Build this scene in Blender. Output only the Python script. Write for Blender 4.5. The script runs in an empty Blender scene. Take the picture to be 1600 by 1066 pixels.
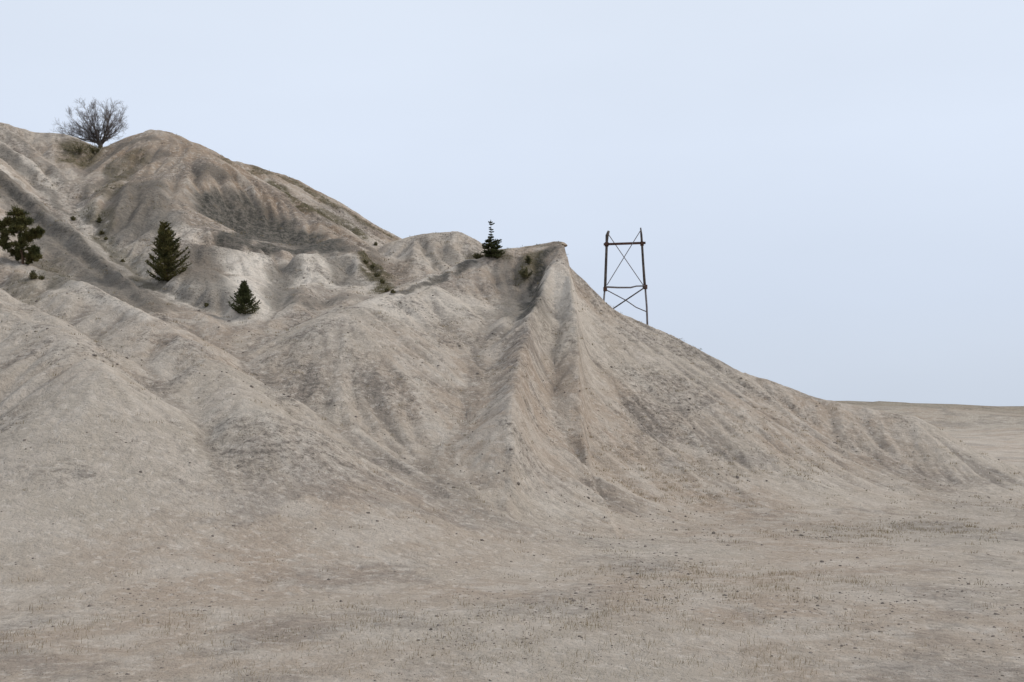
import bpy, math, random
import numpy as np
from mathutils import Vector

# ------------------------------------------------------------------ camera, sky, sun, exposure
SC = bpy.context.scene
COL = SC.collection
FPX, CU, CV = 1716.0, 800.0, 533.0           # focal length and centre, in pixels of the 1600 px photograph
CAMZ = 5.0
PITCH = math.atan2(117.0, FPX)
cam_data = bpy.data.cameras.new('camera')
cam_data.sensor_width = 36.0
cam_data.lens = 36.0 * FPX / 1600.0
cam_data.clip_start = 0.1
cam_data.clip_end = 20000.0
cam = bpy.data.objects.new('camera', cam_data)
cam.location = (0, 0, CAMZ)
cam.rotation_euler = (math.pi / 2 + PITCH, 0, 0)
COL.objects.link(cam)
SC.camera = cam
SC.render.resolution_x, SC.render.resolution_y = 1024, 682
SC.view_settings.view_transform = 'Standard'
SC.view_settings.look = 'None'
SC.view_settings.gamma = 1.0
SC.view_settings.use_curve_mapping = False
SC.view_settings.exposure = 0.0

SUN_EL, SUN_AZ = 40.0, 78.0                 # degrees; azimuth clockwise from +Y (view direction)
world = bpy.data.worlds.new('World')
SC.world = world
world.use_nodes = True
wn, wl = world.node_tree.nodes, world.node_tree.links
wn.clear()
w_out = wn.new('ShaderNodeOutputWorld')
w_bg = wn.new('ShaderNodeBackground')
w_sky = wn.new('ShaderNodeTexSky')
w_sky.sky_type = 'NISHITA'
w_sky.sun_disc = False
w_sky.sun_elevation = math.radians(SUN_EL)
w_sky.sun_rotation = math.radians(SUN_AZ)
w_sky.altitude = 50
w_sky.dust_density = 3.0
w_tc = wn.new('ShaderNodeTexCoord')
w_sep = wn.new('ShaderNodeSeparateXYZ')
w_ramp = wn.new('ShaderNodeValToRGB')        # the cloud layer: bluer low down, whiter overhead
e = w_ramp.color_ramp.elements
e[0].position = 0.0;  e[0].color = (6.3, 7.05, 8.2, 1)
e[1].position = 1.0;  e[1].color = (8.6, 9.2, 9.8, 1)
m_ = w_ramp.color_ramp.elements.new(0.10); m_.color = (6.6, 7.4, 8.8, 1)
m_ = w_ramp.color_ramp.elements.new(0.24); m_.color = (7.35, 8.15, 9.5, 1)
m_ = w_ramp.color_ramp.elements.new(0.40); m_.color = (7.7, 8.45, 9.6, 1)
w_noise = wn.new('ShaderNodeTexNoise')
w_noise.inputs['Scale'].default_value = 1.7
w_noise.inputs['Detail'].default_value = 5.0
w_noise.inputs['Roughness'].default_value = 0.5
w_map = wn.new('ShaderNodeMapping')
w_map.inputs['Scale'].default_value = (1.0, 1.0, 2.6)
w_mr = wn.new('ShaderNodeMapRange')
w_mr.inputs['To Min'].default_value = 0.90
w_mr.inputs['To Max'].default_value = 1.09
w_mul = wn.new('ShaderNodeVectorMath'); w_mul.operation = 'SCALE'
w_mix = wn.new('ShaderNodeMix'); w_mix.data_type = 'RGBA'
w_mix.inputs['Factor'].default_value = 0.93
wl.new(w_tc.outputs['Generated'], w_sep.inputs[0])
wl.new(w_sep.outputs['Z'], w_ramp.inputs[0])
wl.new(w_tc.outputs['Generated'], w_map.inputs['Vector'])
wl.new(w_map.outputs[0], w_noise.inputs['Vector'])
wl.new(w_noise.outputs['Fac'], w_mr.inputs['Value'])
wl.new(w_ramp.outputs[0], w_mul.inputs[0])
wl.new(w_mr.outputs[0], w_mul.inputs['Scale'])
wl.new(w_sky.outputs[0], w_mix.inputs[6])
wl.new(w_mul.outputs[0], w_mix.inputs[7])
wl.new(w_mix.outputs[2], w_bg.inputs['Color'])
w_bg.inputs['Strength'].default_value = 0.1
wl.new(w_bg.outputs[0], w_out.inputs[0])

sd = bpy.data.lights.new('sun', 'SUN')
sd.energy = 2.0
sd.angle = math.radians(10)
sd.color = (1.0, 0.93, 0.83)
sun = bpy.data.objects.new('sun', sd)
az, el = math.radians(SUN_AZ), math.radians(SUN_EL)
sdir = Vector((math.sin(az) * math.cos(el), math.cos(az) * math.cos(el), math.sin(el)))
sun.rotation_euler = sdir.to_track_quat('Z', 'Y').to_euler()
sun.location = (0, 0, 60)
COL.objects.link(sun)

# ------------------------------------------------------------------ helpers
def tag(o, label=None, cat=None, group=None, kind=None):
    for k, v in (('label', label), ('category', cat), ('group', group), ('kind', kind)):
        if v: o[k] = v
    return o

def at(u, v, Y):
    """world point seen at photograph pixel (u, v), at distance Y along the ground"""
    w = CV - v
    y = FPX * math.cos(PITCH) - w * math.sin(PITCH)
    z = FPX * math.sin(PITCH) + w * math.cos(PITCH)
    k = Y / y
    return np.array([(u - CU) * k, Y, CAMZ + z * k])

_rs = np.random.RandomState(11)
_LAT = _rs.rand(256, 256)
def vnoise(x, y, seed=0):
    x = np.asarray(x, float) + seed * 17.31; y = np.asarray(y, float) + seed * 9.77
    xi = np.floor(x).astype(int); yi = np.floor(y).astype(int)
    fx = x - xi; fy = y - yi
    fx = fx * fx * fx * (fx * (fx * 6 - 15) + 10); fy = fy * fy * fy * (fy * (fy * 6 - 15) + 10)
    a = _LAT[xi & 255, yi & 255]; b = _LAT[(xi + 1) & 255, yi & 255]
    c = _LAT[xi & 255, (yi + 1) & 255]; d = _LAT[(xi + 1) & 255, (yi + 1) & 255]
    return (a + (b - a) * fx + (c - a) * fy + (a - b - c + d) * fx * fy) * 2 - 1
def fbm(x, y, octaves=4, seed=0, gain=0.5):
    s = 0; a = 1.0; n = 0
    for k in range(octaves):
        ca, sa = math.cos(0.6 * k), math.sin(0.6 * k)
        s = s + a * vnoise((x * ca - y * sa) * 2 ** k, (x * sa + y * ca) * 2 ** k, seed + k * 3)
        n += a; a *= gain
    return s / n
def sstep(a, b, x):
    t = np.clip((x - a) / (b - a), 0, 1)
    return t * t * (3 - 2 * t)

# ------------------------------------------------------------------ the shape of the land
# every hill is a few crest lines (points u, v, distance); the flanks fall away from them
HILLS = {
 'left': [
   dict(p=[(-260,150,108),(-120,168,102),(0,193,98),(60,208,99),(100,211,100),(125,224,100),(190,275,101)], r=2.0, m=.62),
   dict(p=[(-260,120,92),(-120,180,90),(0,272,85),(35,304,82),(87,350,77),(150,402,71),(200,444,66),(262,498,60),(330,560,54)], r=.9, m=.60),
   dict(p=[(-120,168,102),(-20,215,95),(45,262,91),(95,320,86),(150,385,79),(215,436,73),(290,472,67),(352,492,63),(430,540,58),(510,600,53)], r=1.5, m=.60),
 ],
 'front_left': [
   dict(p=[(-300,300,76),(-80,352,72),(0,388,68),(66,420,64),(139,455,60),(236,494,55),(330,560,50),(400,640,44)], r=.7, m=.56),
   dict(p=[(-120,430,60),(0,448,57),(50,480,53),(100,520,49),(160,590,43)], r=.8, m=.55),
 ],
 'main': [
   dict(p=[(95,305,100),(125,268,101),(150,252,102),(168,246,102),(198,227,102),(255,214,100),(300,226,99),(345,260,97),(400,282,95),(445,314,91),(500,352,86),(550,395,81),(600,455,74),(650,530,68)], r=1.8, m=.66),
   dict(p=[(255,206,100),(290,236,95),(310,290,88),(322,350,80),(320,410,73),(335,470,67),(350,560,59)], r=3.0, m=.66),
   dict(p=[(175,232,102),(145,275,97),(136,310,93),(160,350,88)], r=1.5, m=.6),
   dict(p=[(335,392,78),(380,393,79),(430,396,79),(480,397,79),(525,408,78.5),(580,440,76)], r=2.2, m=.72),
   dict(p=[(480,397,79),(490,440,72),(470,510,65)], r=4.5, m=.62),
   dict(p=[(390,395,79),(400,450,71),(405,520,64)], r=4.5, m=.62),
 ],
 'back': [
   dict(p=[(300,236,110),(345,248,108),(400,259,109),(450,277,111),(500,304,113),(560,343,115),(600,368,116),(625,381,117),(690,415,119),(780,470,121)], r=.9, m=.60),
 ],
 'mound': [
   dict(p=[(585,402,92),(620,378,92),(660,370,92),(704,365,92),(735,388,91),(770,420,90)], r=1.6, m=.80),
   dict(p=[(675,368,92),(655,405,86),(645,450,81)], r=4.0, m=.62),
 ],
 'cliff': [
   dict(p=[(470,560,56),(527,493,60),(560,478,63),(600,464,67),(660,440,72),(712,418,76),(745,405,78),(790,390,80),(835,384,80.5),(881,375,80.5)], r=1.6, m=.60, end=4.3),
   dict(p=[(880,382,80),(868,400,77),(852,425,73),(836,462,68),(826,500,64),(815,560,58),(800,640,50)], r=.35, m=.66, scarp=3.0),
   dict(p=[(883,402,80),(893,418,80),(905,433,80.2),(926,458,80.5),(946,477,80.7)], r=.4, m=1.25),
   dict(p=[(938,477,80.6),(975,494,81),(1012,511,81),(1060,536,80),(1150,582,79),(1300,625,77),(1420,650,75)], r=.8, m=.60),
 ],
}
NAMES = list(HILLS)
def ridge_height(x, y, R):
    P = np.array([at(*q) for q in R['p']])
    best = np.full(x.shape, -1e9)
    zs = []
    r, m = R['r'], R['m']
    n = len(P) - 1
    # flank height from each segment, joined with a soft maximum so no star pattern shows at the bends
    acc = None
    for i in range(n):
        a, b = P[i], P[i + 1]
        dx, dy = b[0] - a[0], b[1] - a[1]
        L2 = dx * dx + dy * dy
        t = ((x - a[0]) * dx + (y - a[1]) * dy) / L2
        tc = np.clip(t, 0, 1)
        d = np.hypot(x - a[0] - tc * dx, y - a[1] - tc * dy)
        h = a[2] + (b[2] - a[2]) * tc - m * (np.sqrt(d * d + r * r) - r)
        if R.get('end'):                         # the crest breaks off in a small scarp
            h = h - R['end'] * (1 - np.exp(-np.maximum(x - P[-1][0], 0) / .8))
        if R.get('scarp'):                       # steep upper face on the right of the rib
            side = np.maximum((x - a[0]) * -dy + (y - a[1]) * dx, 0) / math.sqrt(L2) * -1
            sr = np.maximum(-((x - a[0]) * -dy + (y - a[1]) * dx) / math.sqrt(L2), 0)
            sl = np.maximum(((x - a[0]) * -dy + (y - a[1]) * dx) / math.sqrt(L2), 0)
            h = h - R['scarp'] * (1 - np.exp(-sl / 1.3)) * (1 if dy < 0 else 0)
        zs.append(h)
    zs = np.array(zs)
    mx = zs.max(0)
    return mx
def smax(a, b, k):
    h = np.clip(0.5 + 0.5 * (a - b) / k, 0, 1)
    return b + (a - b) * h + k * h * (1 - h)
BUMPS = [  # u, v, distance, radius, height: swellings and hollows of the flanks
    (225,325,90,4.5,-1.3), (430,362,86,5.0,-2.4), (370,350,87,4.0,-1.4),
    (448,455,72,1.6,-.7), (330,440,72,2.0,-.5), (545,440,75,2.0,-.6), (105,430,66,3.5,-.6), (800,440,72,2.6,-.9),
    (120,300,95,2.5,-.6),
]
BW = [(at(u, v, Y), r, h) for u, v, Y, r, h in BUMPS]
def floor_height(x, y):
    z = 0.35 * fbm(x * .035, y * .035, 3, 5) + 0.10 * fbm(x * .17, y * .17, 3, 9)
    far = sstep(150, 420, np.hypot(x, y))
    z = z + far * 26.0 * np.clip(fbm(x * .0035, y * .006, 4, 21) + .05, 0, 1)
    return z
def base_terrain(x, y):
    wx = x + .9 * fbm(x * .11, y * .11, 3, 31); wy = y + .9 * fbm(x * .11 + 40, y * .11, 3, 33)
    ff = floor_height(x, y)
    hs = []
    for nm in NAMES:
        acc = None
        for R in HILLS[nm]:
            h = ridge_height(.55 * wx + .45 * x, .55 * wy + .45 * y, R)
            acc = h if acc is None else smax(acc, h, .5 if nm in ('left', 'front_left', 'cliff') else 1.2)
        hs.append(acc)
    hs = np.array(hs)
    ident = hs.argmax(0)
    z = hs[0]
    for k in range(1, len(hs)): z = smax(z, hs[k], .35)
    for c, r, h in BW:
        z = z + h * np.exp(-((x - c[0]) ** 2 + (y - c[1]) ** 2) / (r * r))
    z = z + .12 * fbm(x * .2, y * .2, 3, 41) * sstep(0, 3, z)
    zz = smax(z, ff, 3.2)
    ident = np.where(z < ff + .2, len(NAMES), ident)
    return zz, ident

def erode(z, cell, n_batch, n_drop, steps, seed):
    rs = np.random.RandomState(seed)
    H, W = z.shape
    h = z.copy()
    flow = np.zeros_like(z)
    for bt in range(n_batch):
        px = rs.uniform(2, W - 3, n_drop); py = rs.uniform(2, H - 3, n_drop)
        dxv = np.zeros(n_drop); dyv = np.zeros(n_drop); sed = np.zeros(n_drop); vel = np.ones(n_drop); wat = np.ones(n_drop)
        for s in range(steps):
            ix = px.astype(int); iy = py.astype(int); fx = px - ix; fy = py - iy
            h00 = h[iy, ix]; h10 = h[iy, ix + 1]; h01 = h[iy + 1, ix]; h11 = h[iy + 1, ix + 1]
            gx = (h10 - h00) * (1 - fy) + (h11 - h01) * fy
            gy = (h01 - h00) * (1 - fx) + (h11 - h10) * fx
            hh = h00 * (1 - fx) * (1 - fy) + h10 * fx * (1 - fy) + h01 * (1 - fx) * fy + h11 * fx * fy
            dxv = dxv * .15 - gx * .85; dyv = dyv * .15 - gy * .85
            ln = np.hypot(dxv, dyv) + 1e-9
            dxv /= ln; dyv /= ln
            nx = np.clip(px + dxv, 1, W - 3); ny = np.clip(py + dyv, 1, H - 3)
            jx = nx.astype(int); jy = ny.astype(int); gx2 = nx - jx; gy2 = ny - jy
            nh = h[jy, jx] * (1 - gx2) * (1 - gy2) + h[jy, jx + 1] * gx2 * (1 - gy2) + h[jy + 1, jx] * (1 - gx2) * gy2 + h[jy + 1, jx + 1] * gx2 * gy2
            dh = nh - hh
            cap = np.maximum(-dh, .004) * vel * wat * 1.6
            er = np.where((sed > cap) | (dh > 0), 0, np.minimum((cap - sed) * .10, np.maximum(-dh, 0)))
            dep = np.where(dh > 0, np.minimum(dh, sed), np.where(sed > cap, (sed - cap) * .12, 0))
            delta = dep - er
            for (yy, xx, ww) in ((iy, ix, (1-fx)*(1-fy)), (iy, ix+1, fx*(1-fy)), (iy+1, ix, (1-fx)*fy), (iy+1, ix+1, fx*fy)):
                h += np.bincount((yy * W + xx), weights=delta * ww, minlength=H * W).reshape(H, W)
            flow += np.bincount(iy * W + ix, weights=wat, minlength=H * W).reshape(H, W)
            sed -= delta
            vel = np.clip(np.sqrt(np.maximum(vel * vel - dh * 2.0, 0.01)), .1, 2.5)
            wat *= .985
            px, py = nx, ny
    return h, flow
def blur(a, n=1):
    for _ in range(n):
        p = np.pad(a, 1, mode='edge')
        a = (p[:-2, 1:-1] + p[2:, 1:-1] + p[1:-1, :-2] + p[1:-1, 2:] + 4 * p[1:-1, 1:-1]) / 8
    return a

EX0, EX1, EY0, EY1, EC = -66.0, 62.0, 36.0, 132.0, 0.25
egx = np.arange(EX0, EX1, EC); egy = np.arange(EY0, EY1, EC)
EXX, EYY = np.meshgrid(egx, egy)
ez0, _ = base_terrain(EXX, EYY)
def sample0(x, y):
    gx_ = np.clip((x - EX0) / EC, 0, ez0.shape[1] - 1.001); gy_ = np.clip((y - EY0) / EC, 0, ez0.shape[0] - 1.001)
    return ez0[gy_.astype(int), gx_.astype(int)]
def hit0(u, v):
    Y = np.arange(42.0, 128, .12); a = at(u, v, 1.0)
    xs = a[0] * Y; zs = CAMZ + (a[2] - CAMZ) * Y; t = sample0(xs, Y)
    k = np.where(t >= zs)[0]; i = k[0] if len(k) else int(np.argmax(t - zs))
    return xs[i], Y[i]
GROOVES = [  # pixel lines, width, depth (negative = raised rib)
 ([(0,283),(35,314),(87,360),(150,410),(205,452),(240,484)], .55, .55), ([(0,272),(35,303),(87,348),(150,399),(205,442)], .45, -.35),
 ([(0,235),(40,268),(70,296),(110,340)], .8, .45), ([(0,212),(45,245),(80,275),(110,300)], .5, .35), ([(20,200),(60,228),(95,262)], .45, .3),
 ([(0,222),(45,256),(80,285)], .5, -.25),
 ([(60,424),(110,446),(160,466),(225,495)], .5, -.3), ([(0,445),(45,480),(70,500)], .6, .35), ([(0,462),(30,490)], .5, .3), ([(0,425),(60,455),(110,485)], .6, -.25),
 ([(118,300),(130,345),(165,385),(215,436),(260,458),(330,482),(375,498)], .75, .95),
 ([(178,300),(160,340),(172,380)], .6, .3), ([(232,262),(205,292),(180,330)], .5, -.35), ([(215,250),(175,275),(140,300)], .5, .3), ([(250,238),(205,262),(160,300)], .5, -.2),
 ([(333,377),(380,389),(430,394),(505,396)], .8, 1.0), ([(335,395),(420,402),(490,402)], .9, -.35),
 ([(500,345),(550,385),(600,425)], .5, -.3), ([(440,300),(500,342),(560,385)], .5, .3), ([(520,352),(560,378),(580,395)], .4, .35),
 ([(655,375),(668,395),(680,425),(688,440)], .35, .28), ([(640,378),(618,405),(600,430)], .35, .3), ([(690,372),(700,400),(712,425)], .4, .15), ([(610,395),(590,410),(580,425)], .35, .4),
 ([(725,385),(735,400)], .4, .3), ([(600,392),(575,415)], .35, .3), ([(648,380),(640,410)], .35, -.25), ([(605,463),(650,448),(700,428),(745,408)], .5, .35),
 ([(862,396),(840,425),(824,456),(812,488)], .7, .6), ([(845,400),(832,430),(815,470)], .5, .3), ([(905,435),(880,460),(870,495)], .6, .3),
 ([(300,240),(305,280)], .5, .2), ([(270,270),(262,310)], .5, .25), ([(340,275),(350,300)], .5, .25), ([(443,400),(440,440),(430,485)], .8, .5), ([(540,405),(530,440),(500,480)], .7, .4),
]
egroove = np.zeros_like(ez0)
_jx = EXX + .5 * fbm(EXX * .5, EYY * .5, 3, 71); _jy = EYY + .5 * fbm(EXX * .5 + 5, EYY * .5, 3, 73)
for pts_, w_, dp_ in GROOVES:
    P_ = [hit0(*q) for q in pts_]; d_ = np.full(ez0.shape, 1e9)
    for a_, b_ in zip(P_[:-1], P_[1:]):
        if math.hypot(a_[0] - b_[0], a_[1] - b_[1]) > 22: continue
        dx_, dy_ = b_[0] - a_[0], b_[1] - a_[1]
        t_ = np.clip(((_jx - a_[0]) * dx_ + (_jy - a_[1]) * dy_) / (dx_ * dx_ + dy_ * dy_ + 1e-9), 0, 1)
        d_ = np.minimum(d_, np.hypot(_jx - a_[0] - t_ * dx_, _jy - a_[1] - t_ * dy_))
    egroove -= dp_ * np.exp(-(d_ / w_) ** 2)
ez0n = ez0 + egroove + .05 * fbm(EXX * 1.1, EYY * 1.1, 2, 77)
ez1, eflow = erode(ez0n, EC, 8, 9000, 70, 4)
edelta = np.clip(blur(ez1 - ez0n, 1), -1.1, .6) + egroove
eflow = np.log1p(blur(eflow, 1))
eflow = (eflow - eflow.mean()) / eflow.std()
def sample(grid, x, y):
    gx = np.clip((x - EX0) / EC, 0, grid.shape[1] - 1.001); gy = np.clip((y - EY0) / EC, 0, grid.shape[0] - 1.001)
    ix = gx.astype(int); iy = gy.astype(int); fx = gx - ix; fy = gy - iy
    return grid[iy, ix] * (1 - fx) * (1 - fy) + grid[iy, ix + 1] * fx * (1 - fy) + grid[iy + 1, ix] * (1 - fx) * fy + grid[iy + 1, ix + 1] * fx * fy
def streaks(zf, noise_, steps, step):
    gyy, gxx = np.gradient(zf)
    ln = np.hypot(gxx, gyy) + 1e-6
    ux, uy = gxx / ln, gyy / ln
    H, W = zf.shape
    acc = noise_.copy(); n = 1
    Y0, X0 = np.mgrid[0:H, 0:W].astype(float)
    for sg in (1, -1):
        px, py = X0.copy(), Y0.copy()
        for _ in range(steps):
            ix = np.clip(np.rint(px), 0, W - 1).astype(int); iy = np.clip(np.rint(py), 0, H - 1).astype(int)
            px += sg * step * ux[iy, ix]; py += sg * step * uy[iy, ix]
            ix = np.clip(np.rint(px), 0, W - 1).astype(int); iy = np.clip(np.rint(py), 0, H - 1).astype(int)
            acc += noise_[iy, ix]; n += 1
    acc /= n
    return (acc - acc.mean()) / acc.std()
SCL = .125
_sx, _sy = np.meshgrid(np.arange(EX0, EX1, SCL), np.arange(EY0, EY1, SCL))
_zs = blur(ez1, 4)
_zu = sample(_zs, _sx, _sy); _zu = blur(_zu, 3)
_rsn = np.random.RandomState(3)
st_fine = np.clip(streaks(_zu, blur(_rsn.rand(*_sx.shape), 1), 9, 1.3), -2.5, 2.5)
_cn = np.kron(_rsn.rand(_sx.shape[0] // 4 + 1, _sx.shape[1] // 4 + 1), np.ones((4, 4)))[:_sx.shape[0], :_sx.shape[1]]
st_coarse = np.clip(streaks(_zu, blur(_cn, 4), 22, 1.6), -2.5, 2.5)
st_slope = sstep(.12, .4, np.hypot(*np.gradient(_zu)) / SCL)
st_fine *= st_slope; st_coarse *= st_slope
def sample_s(grid, x, y):
    gx_ = np.clip((x - EX0) / SCL, 0, grid.shape[1] - 1.001); gy_ = np.clip((y - EY0) / SCL, 0, grid.shape[0] - 1.001)
    ix = gx_.astype(int); iy = gy_.astype(int); fx = gx_ - ix; fy = gy_ - iy
    return grid[iy, ix] * (1 - fx) * (1 - fy) + grid[iy, ix + 1] * fx * (1 - fy) + grid[iy + 1, ix] * (1 - fx) * fy + grid[iy + 1, ix + 1] * fx * fy
def window(x, y):
    return sstep(EX0, EX0 + 6, x) * sstep(EX1, EX1 - 6, x) * sstep(EY0, EY0 + 6, y) * sstep(EY1, EY1 - 6, y)
def terrain(x, y):
    z, ident = base_terrain(x, y)
    z = z + (sample(edelta, x, y) + .065 * sample_s(st_coarse, x, y) + .028 * sample_s(st_fine, x, y)) * window(x, y)
    z = z + .035 * fbm(x * 1.3, y * 1.3, 4, 51) * sstep(500, 60, np.hypot(x, y))
    return z, ident

def axis(fine0, fine1, step, lo, hi, g=1.09):
    a = list(np.arange(fine0, fine1, step))
    s, v = step, a[-1]
    while v < hi: s *= g; v += s; a.append(v)
    s, v = step, a[0]
    b = []
    while v > lo: s *= g; v -= s; b.append(v)
    return np.array(b[::-1] + a)
gx = axis(-58, 46, .16, -4500, 4500)
gyf = np.arange(42, 122, .16)
gyn = [42.0]
while gyn[-1] > 8: gyn.append(gyn[-1] - max(.05, gyn[-1] * .0042))
gyn = gyn[1:][::-1]
s, v, far = .16, gyf[-1], []
while v < 6000: s *= 1.09; v += s; far.append(v)
s, v, nearb = .2, gyn[0], []
while v > -400: s *= 1.3; v -= s; nearb.append(v)
gy = np.array(nearb[::-1] + list(gyn) + list(gyf) + far)
GX, GY = np.meshgrid(gx, gy)
GZ, GI = terrain(GX, GY)
NY, NX = GZ.shape

def height(x, y):
    z, _ = terrain(np.array([float(x)]), np.array([float(y)]))
    return float(z[0])
def hit(u, v, y0=20.0, y1=130.0, skip=0):
    """first point of the land on the sight line through pixel (u, v)"""
    Y = np.arange(y0, y1, .15)
    a = at(u, v, 1.0)
    xs = a[0] * Y; zs = CAMZ + (a[2] - CAMZ) * Y
    t, _ = terrain(xs, Y)
    k = np.where(t >= zs)[0]
    if len(k) == 0:
        k = [int(np.argmax(t - zs))]
    i = k[0]
    return np.array([xs[i], Y[i], t[i]])

# ------------------------------------------------------------------ stains, painted shade and light, moss: strokes laid on the land itself
def strokes(lst, x, y):
    out = np.zeros(x.shape)
    jx = x + .9 * fbm(x * .6, y * .6, 3, 61); jy = y + .9 * fbm(x * .6 + 9, y * .6, 3, 63)
    for pts, wdt, amt in lst:
        P = [hit(u, v) for u, v in pts]
        sel = None
        d = np.full(x.shape, 1e9)
        if len(P) == 1: P = P * 2
        for a, b in zip(P[:-1], P[1:]):
            if math.hypot(a[0] - b[0], a[1] - b[1]) > 26: continue
            dx, dy = b[0] - a[0], b[1] - a[1]
            L2 = dx * dx + dy * dy + 1e-9
            t = np.clip(((jx - a[0]) * dx + (jy - a[1]) * dy) / L2, 0, 1)
            d = np.minimum(d, np.hypot(jx - a[0] - t * dx, jy - a[1] - t * dy))
        out = np.maximum(out, amt * (1 - sstep(wdt * .45, wdt * 1.25, d)))
    return out
DARK = [  # crust stains in the hollows, plus shaded flanks, edges and creases painted dark
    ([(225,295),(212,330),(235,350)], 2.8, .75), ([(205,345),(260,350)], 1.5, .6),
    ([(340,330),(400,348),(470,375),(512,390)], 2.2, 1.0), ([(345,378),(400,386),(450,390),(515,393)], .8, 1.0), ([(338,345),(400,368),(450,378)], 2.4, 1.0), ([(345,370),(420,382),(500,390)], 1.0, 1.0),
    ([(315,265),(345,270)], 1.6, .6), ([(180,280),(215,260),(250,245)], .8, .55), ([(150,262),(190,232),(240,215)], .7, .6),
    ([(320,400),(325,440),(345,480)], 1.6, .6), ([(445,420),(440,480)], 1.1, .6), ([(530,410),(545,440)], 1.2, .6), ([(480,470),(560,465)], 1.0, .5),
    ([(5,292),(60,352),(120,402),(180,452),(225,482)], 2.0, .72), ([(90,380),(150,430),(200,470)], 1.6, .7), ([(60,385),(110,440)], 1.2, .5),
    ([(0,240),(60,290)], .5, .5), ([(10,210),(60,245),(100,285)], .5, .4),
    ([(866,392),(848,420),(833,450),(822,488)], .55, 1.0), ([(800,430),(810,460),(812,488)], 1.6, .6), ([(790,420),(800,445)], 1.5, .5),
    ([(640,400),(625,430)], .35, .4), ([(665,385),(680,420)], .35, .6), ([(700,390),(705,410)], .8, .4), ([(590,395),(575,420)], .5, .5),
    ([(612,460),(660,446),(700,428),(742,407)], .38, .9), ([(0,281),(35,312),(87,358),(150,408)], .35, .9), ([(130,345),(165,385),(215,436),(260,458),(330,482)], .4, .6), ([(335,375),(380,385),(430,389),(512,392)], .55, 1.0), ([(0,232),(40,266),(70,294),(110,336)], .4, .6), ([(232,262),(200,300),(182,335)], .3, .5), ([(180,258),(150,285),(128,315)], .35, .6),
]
MOSS = [
    ([(435,292),(470,318),(510,340),(560,365)], 1.3, .9), ([(460,285),(520,318),(575,352),(615,372)], 1.2, .75), ([(350,250),(400,263),(450,280)], .7, .7),
    ([(500,330),(540,352)], 1.5, .7),
    ([(575,405),(590,430),(604,455)], 1.0, .95), ([(120,235),(150,240),(120,255)], 1.8, .8),
    ([(165,300),(185,270),(215,250)], 1.2, .5), ([(130,330),(165,372),(215,430),(250,452)], .7, .45), ([(155,335),(165,370)], .9, .6),
    ([(810,430),(835,410)], .8, .8), ([(790,388),(878,379)], .5, .5), ([(740,402),(780,402)], .9, .6),
    ([(70,415),(100,440)], 1.0, .4), ([(25,440),(50,475)], .8, .4),
]
PALE = [  # pale soil, with the light caught on bulge and crests painted in
    ([(360,405),(420,405),(500,405)], 1.3, .7), ([(390,405),(405,440),(395,480)], 2.4, 1.0), ([(490,410),(495,440)], 2.4, 1.0), ([(520,400),(570,440)], 1.5, .8), ([(570,440),(590,470)], 1.4, .6), ([(260,345),(290,370)], 1.3, .6),
    ([(600,468),(660,445),(712,424)], .6, .9), ([(0,262),(45,300),(90,345),(150,392)], .4, .9), ([(66,424),(139,459),(236,496)], .4, .7), ([(60,424),(0,395)], .4, .5), ([(0,225),(60,270),(110,330),(170,400),(260,460),(340,488)], 1.3, .55), ([(425,285),(445,300)], .6, .8),
    ([(870,420),(860,480)], 2.2, .6), ([(740,470),(800,485)], 1.4, .4), ([(600,480),(700,470)], 2.0, .45),
]
BROWN = [
    ([(150,250),(200,228),(255,218),(300,232),(345,260),(420,300),(500,350),(560,400)], 4.2, 1.0), ([(345,250),(420,268),(500,305),(560,340),(615,372)], 3.5, 1.0),
    ([(230,250),(220,290),(200,330)], 3.0, .7), ([(290,260),(310,300),(318,360),(320,420)], 3.0, .75), ([(400,300),(470,340),(540,390),(590,430)], 3.0, .9),
]
WIN = (GX > -70) & (GX < 60) & (GY > 35) & (GY < 135)
A_dark = np.zeros(GZ.shape); A_moss = np.zeros(GZ.shape); A_pale = np.zeros(GZ.shape); A_flow = np.zeros(GZ.shape)
A_brown = np.zeros(GZ.shape); A_brown[WIN] = strokes(BROWN, GX[WIN], GY[WIN])
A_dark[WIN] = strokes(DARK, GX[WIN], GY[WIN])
A_moss[WIN] = strokes(MOSS, GX[WIN], GY[WIN])
A_pale[WIN] = strokes(PALE, GX[WIN], GY[WIN])
A_flow = np.where(WIN, np.clip(.5 + .22 * sample(eflow, GX, GY) * window(GX, GY), 0, 1), .5)

A_moss = np.maximum(A_moss, .75 * sstep(160, 420, np.hypot(GX, GY)))
A_floor = sstep(4.5, 1.2, GZ)
A_streak = .5 + .5 * .4 * (.62 * sample_s(st_coarse, GX, GY) + .6 * sample_s(st_fine, GX, GY)) * window(GX, GY) * WIN

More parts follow.
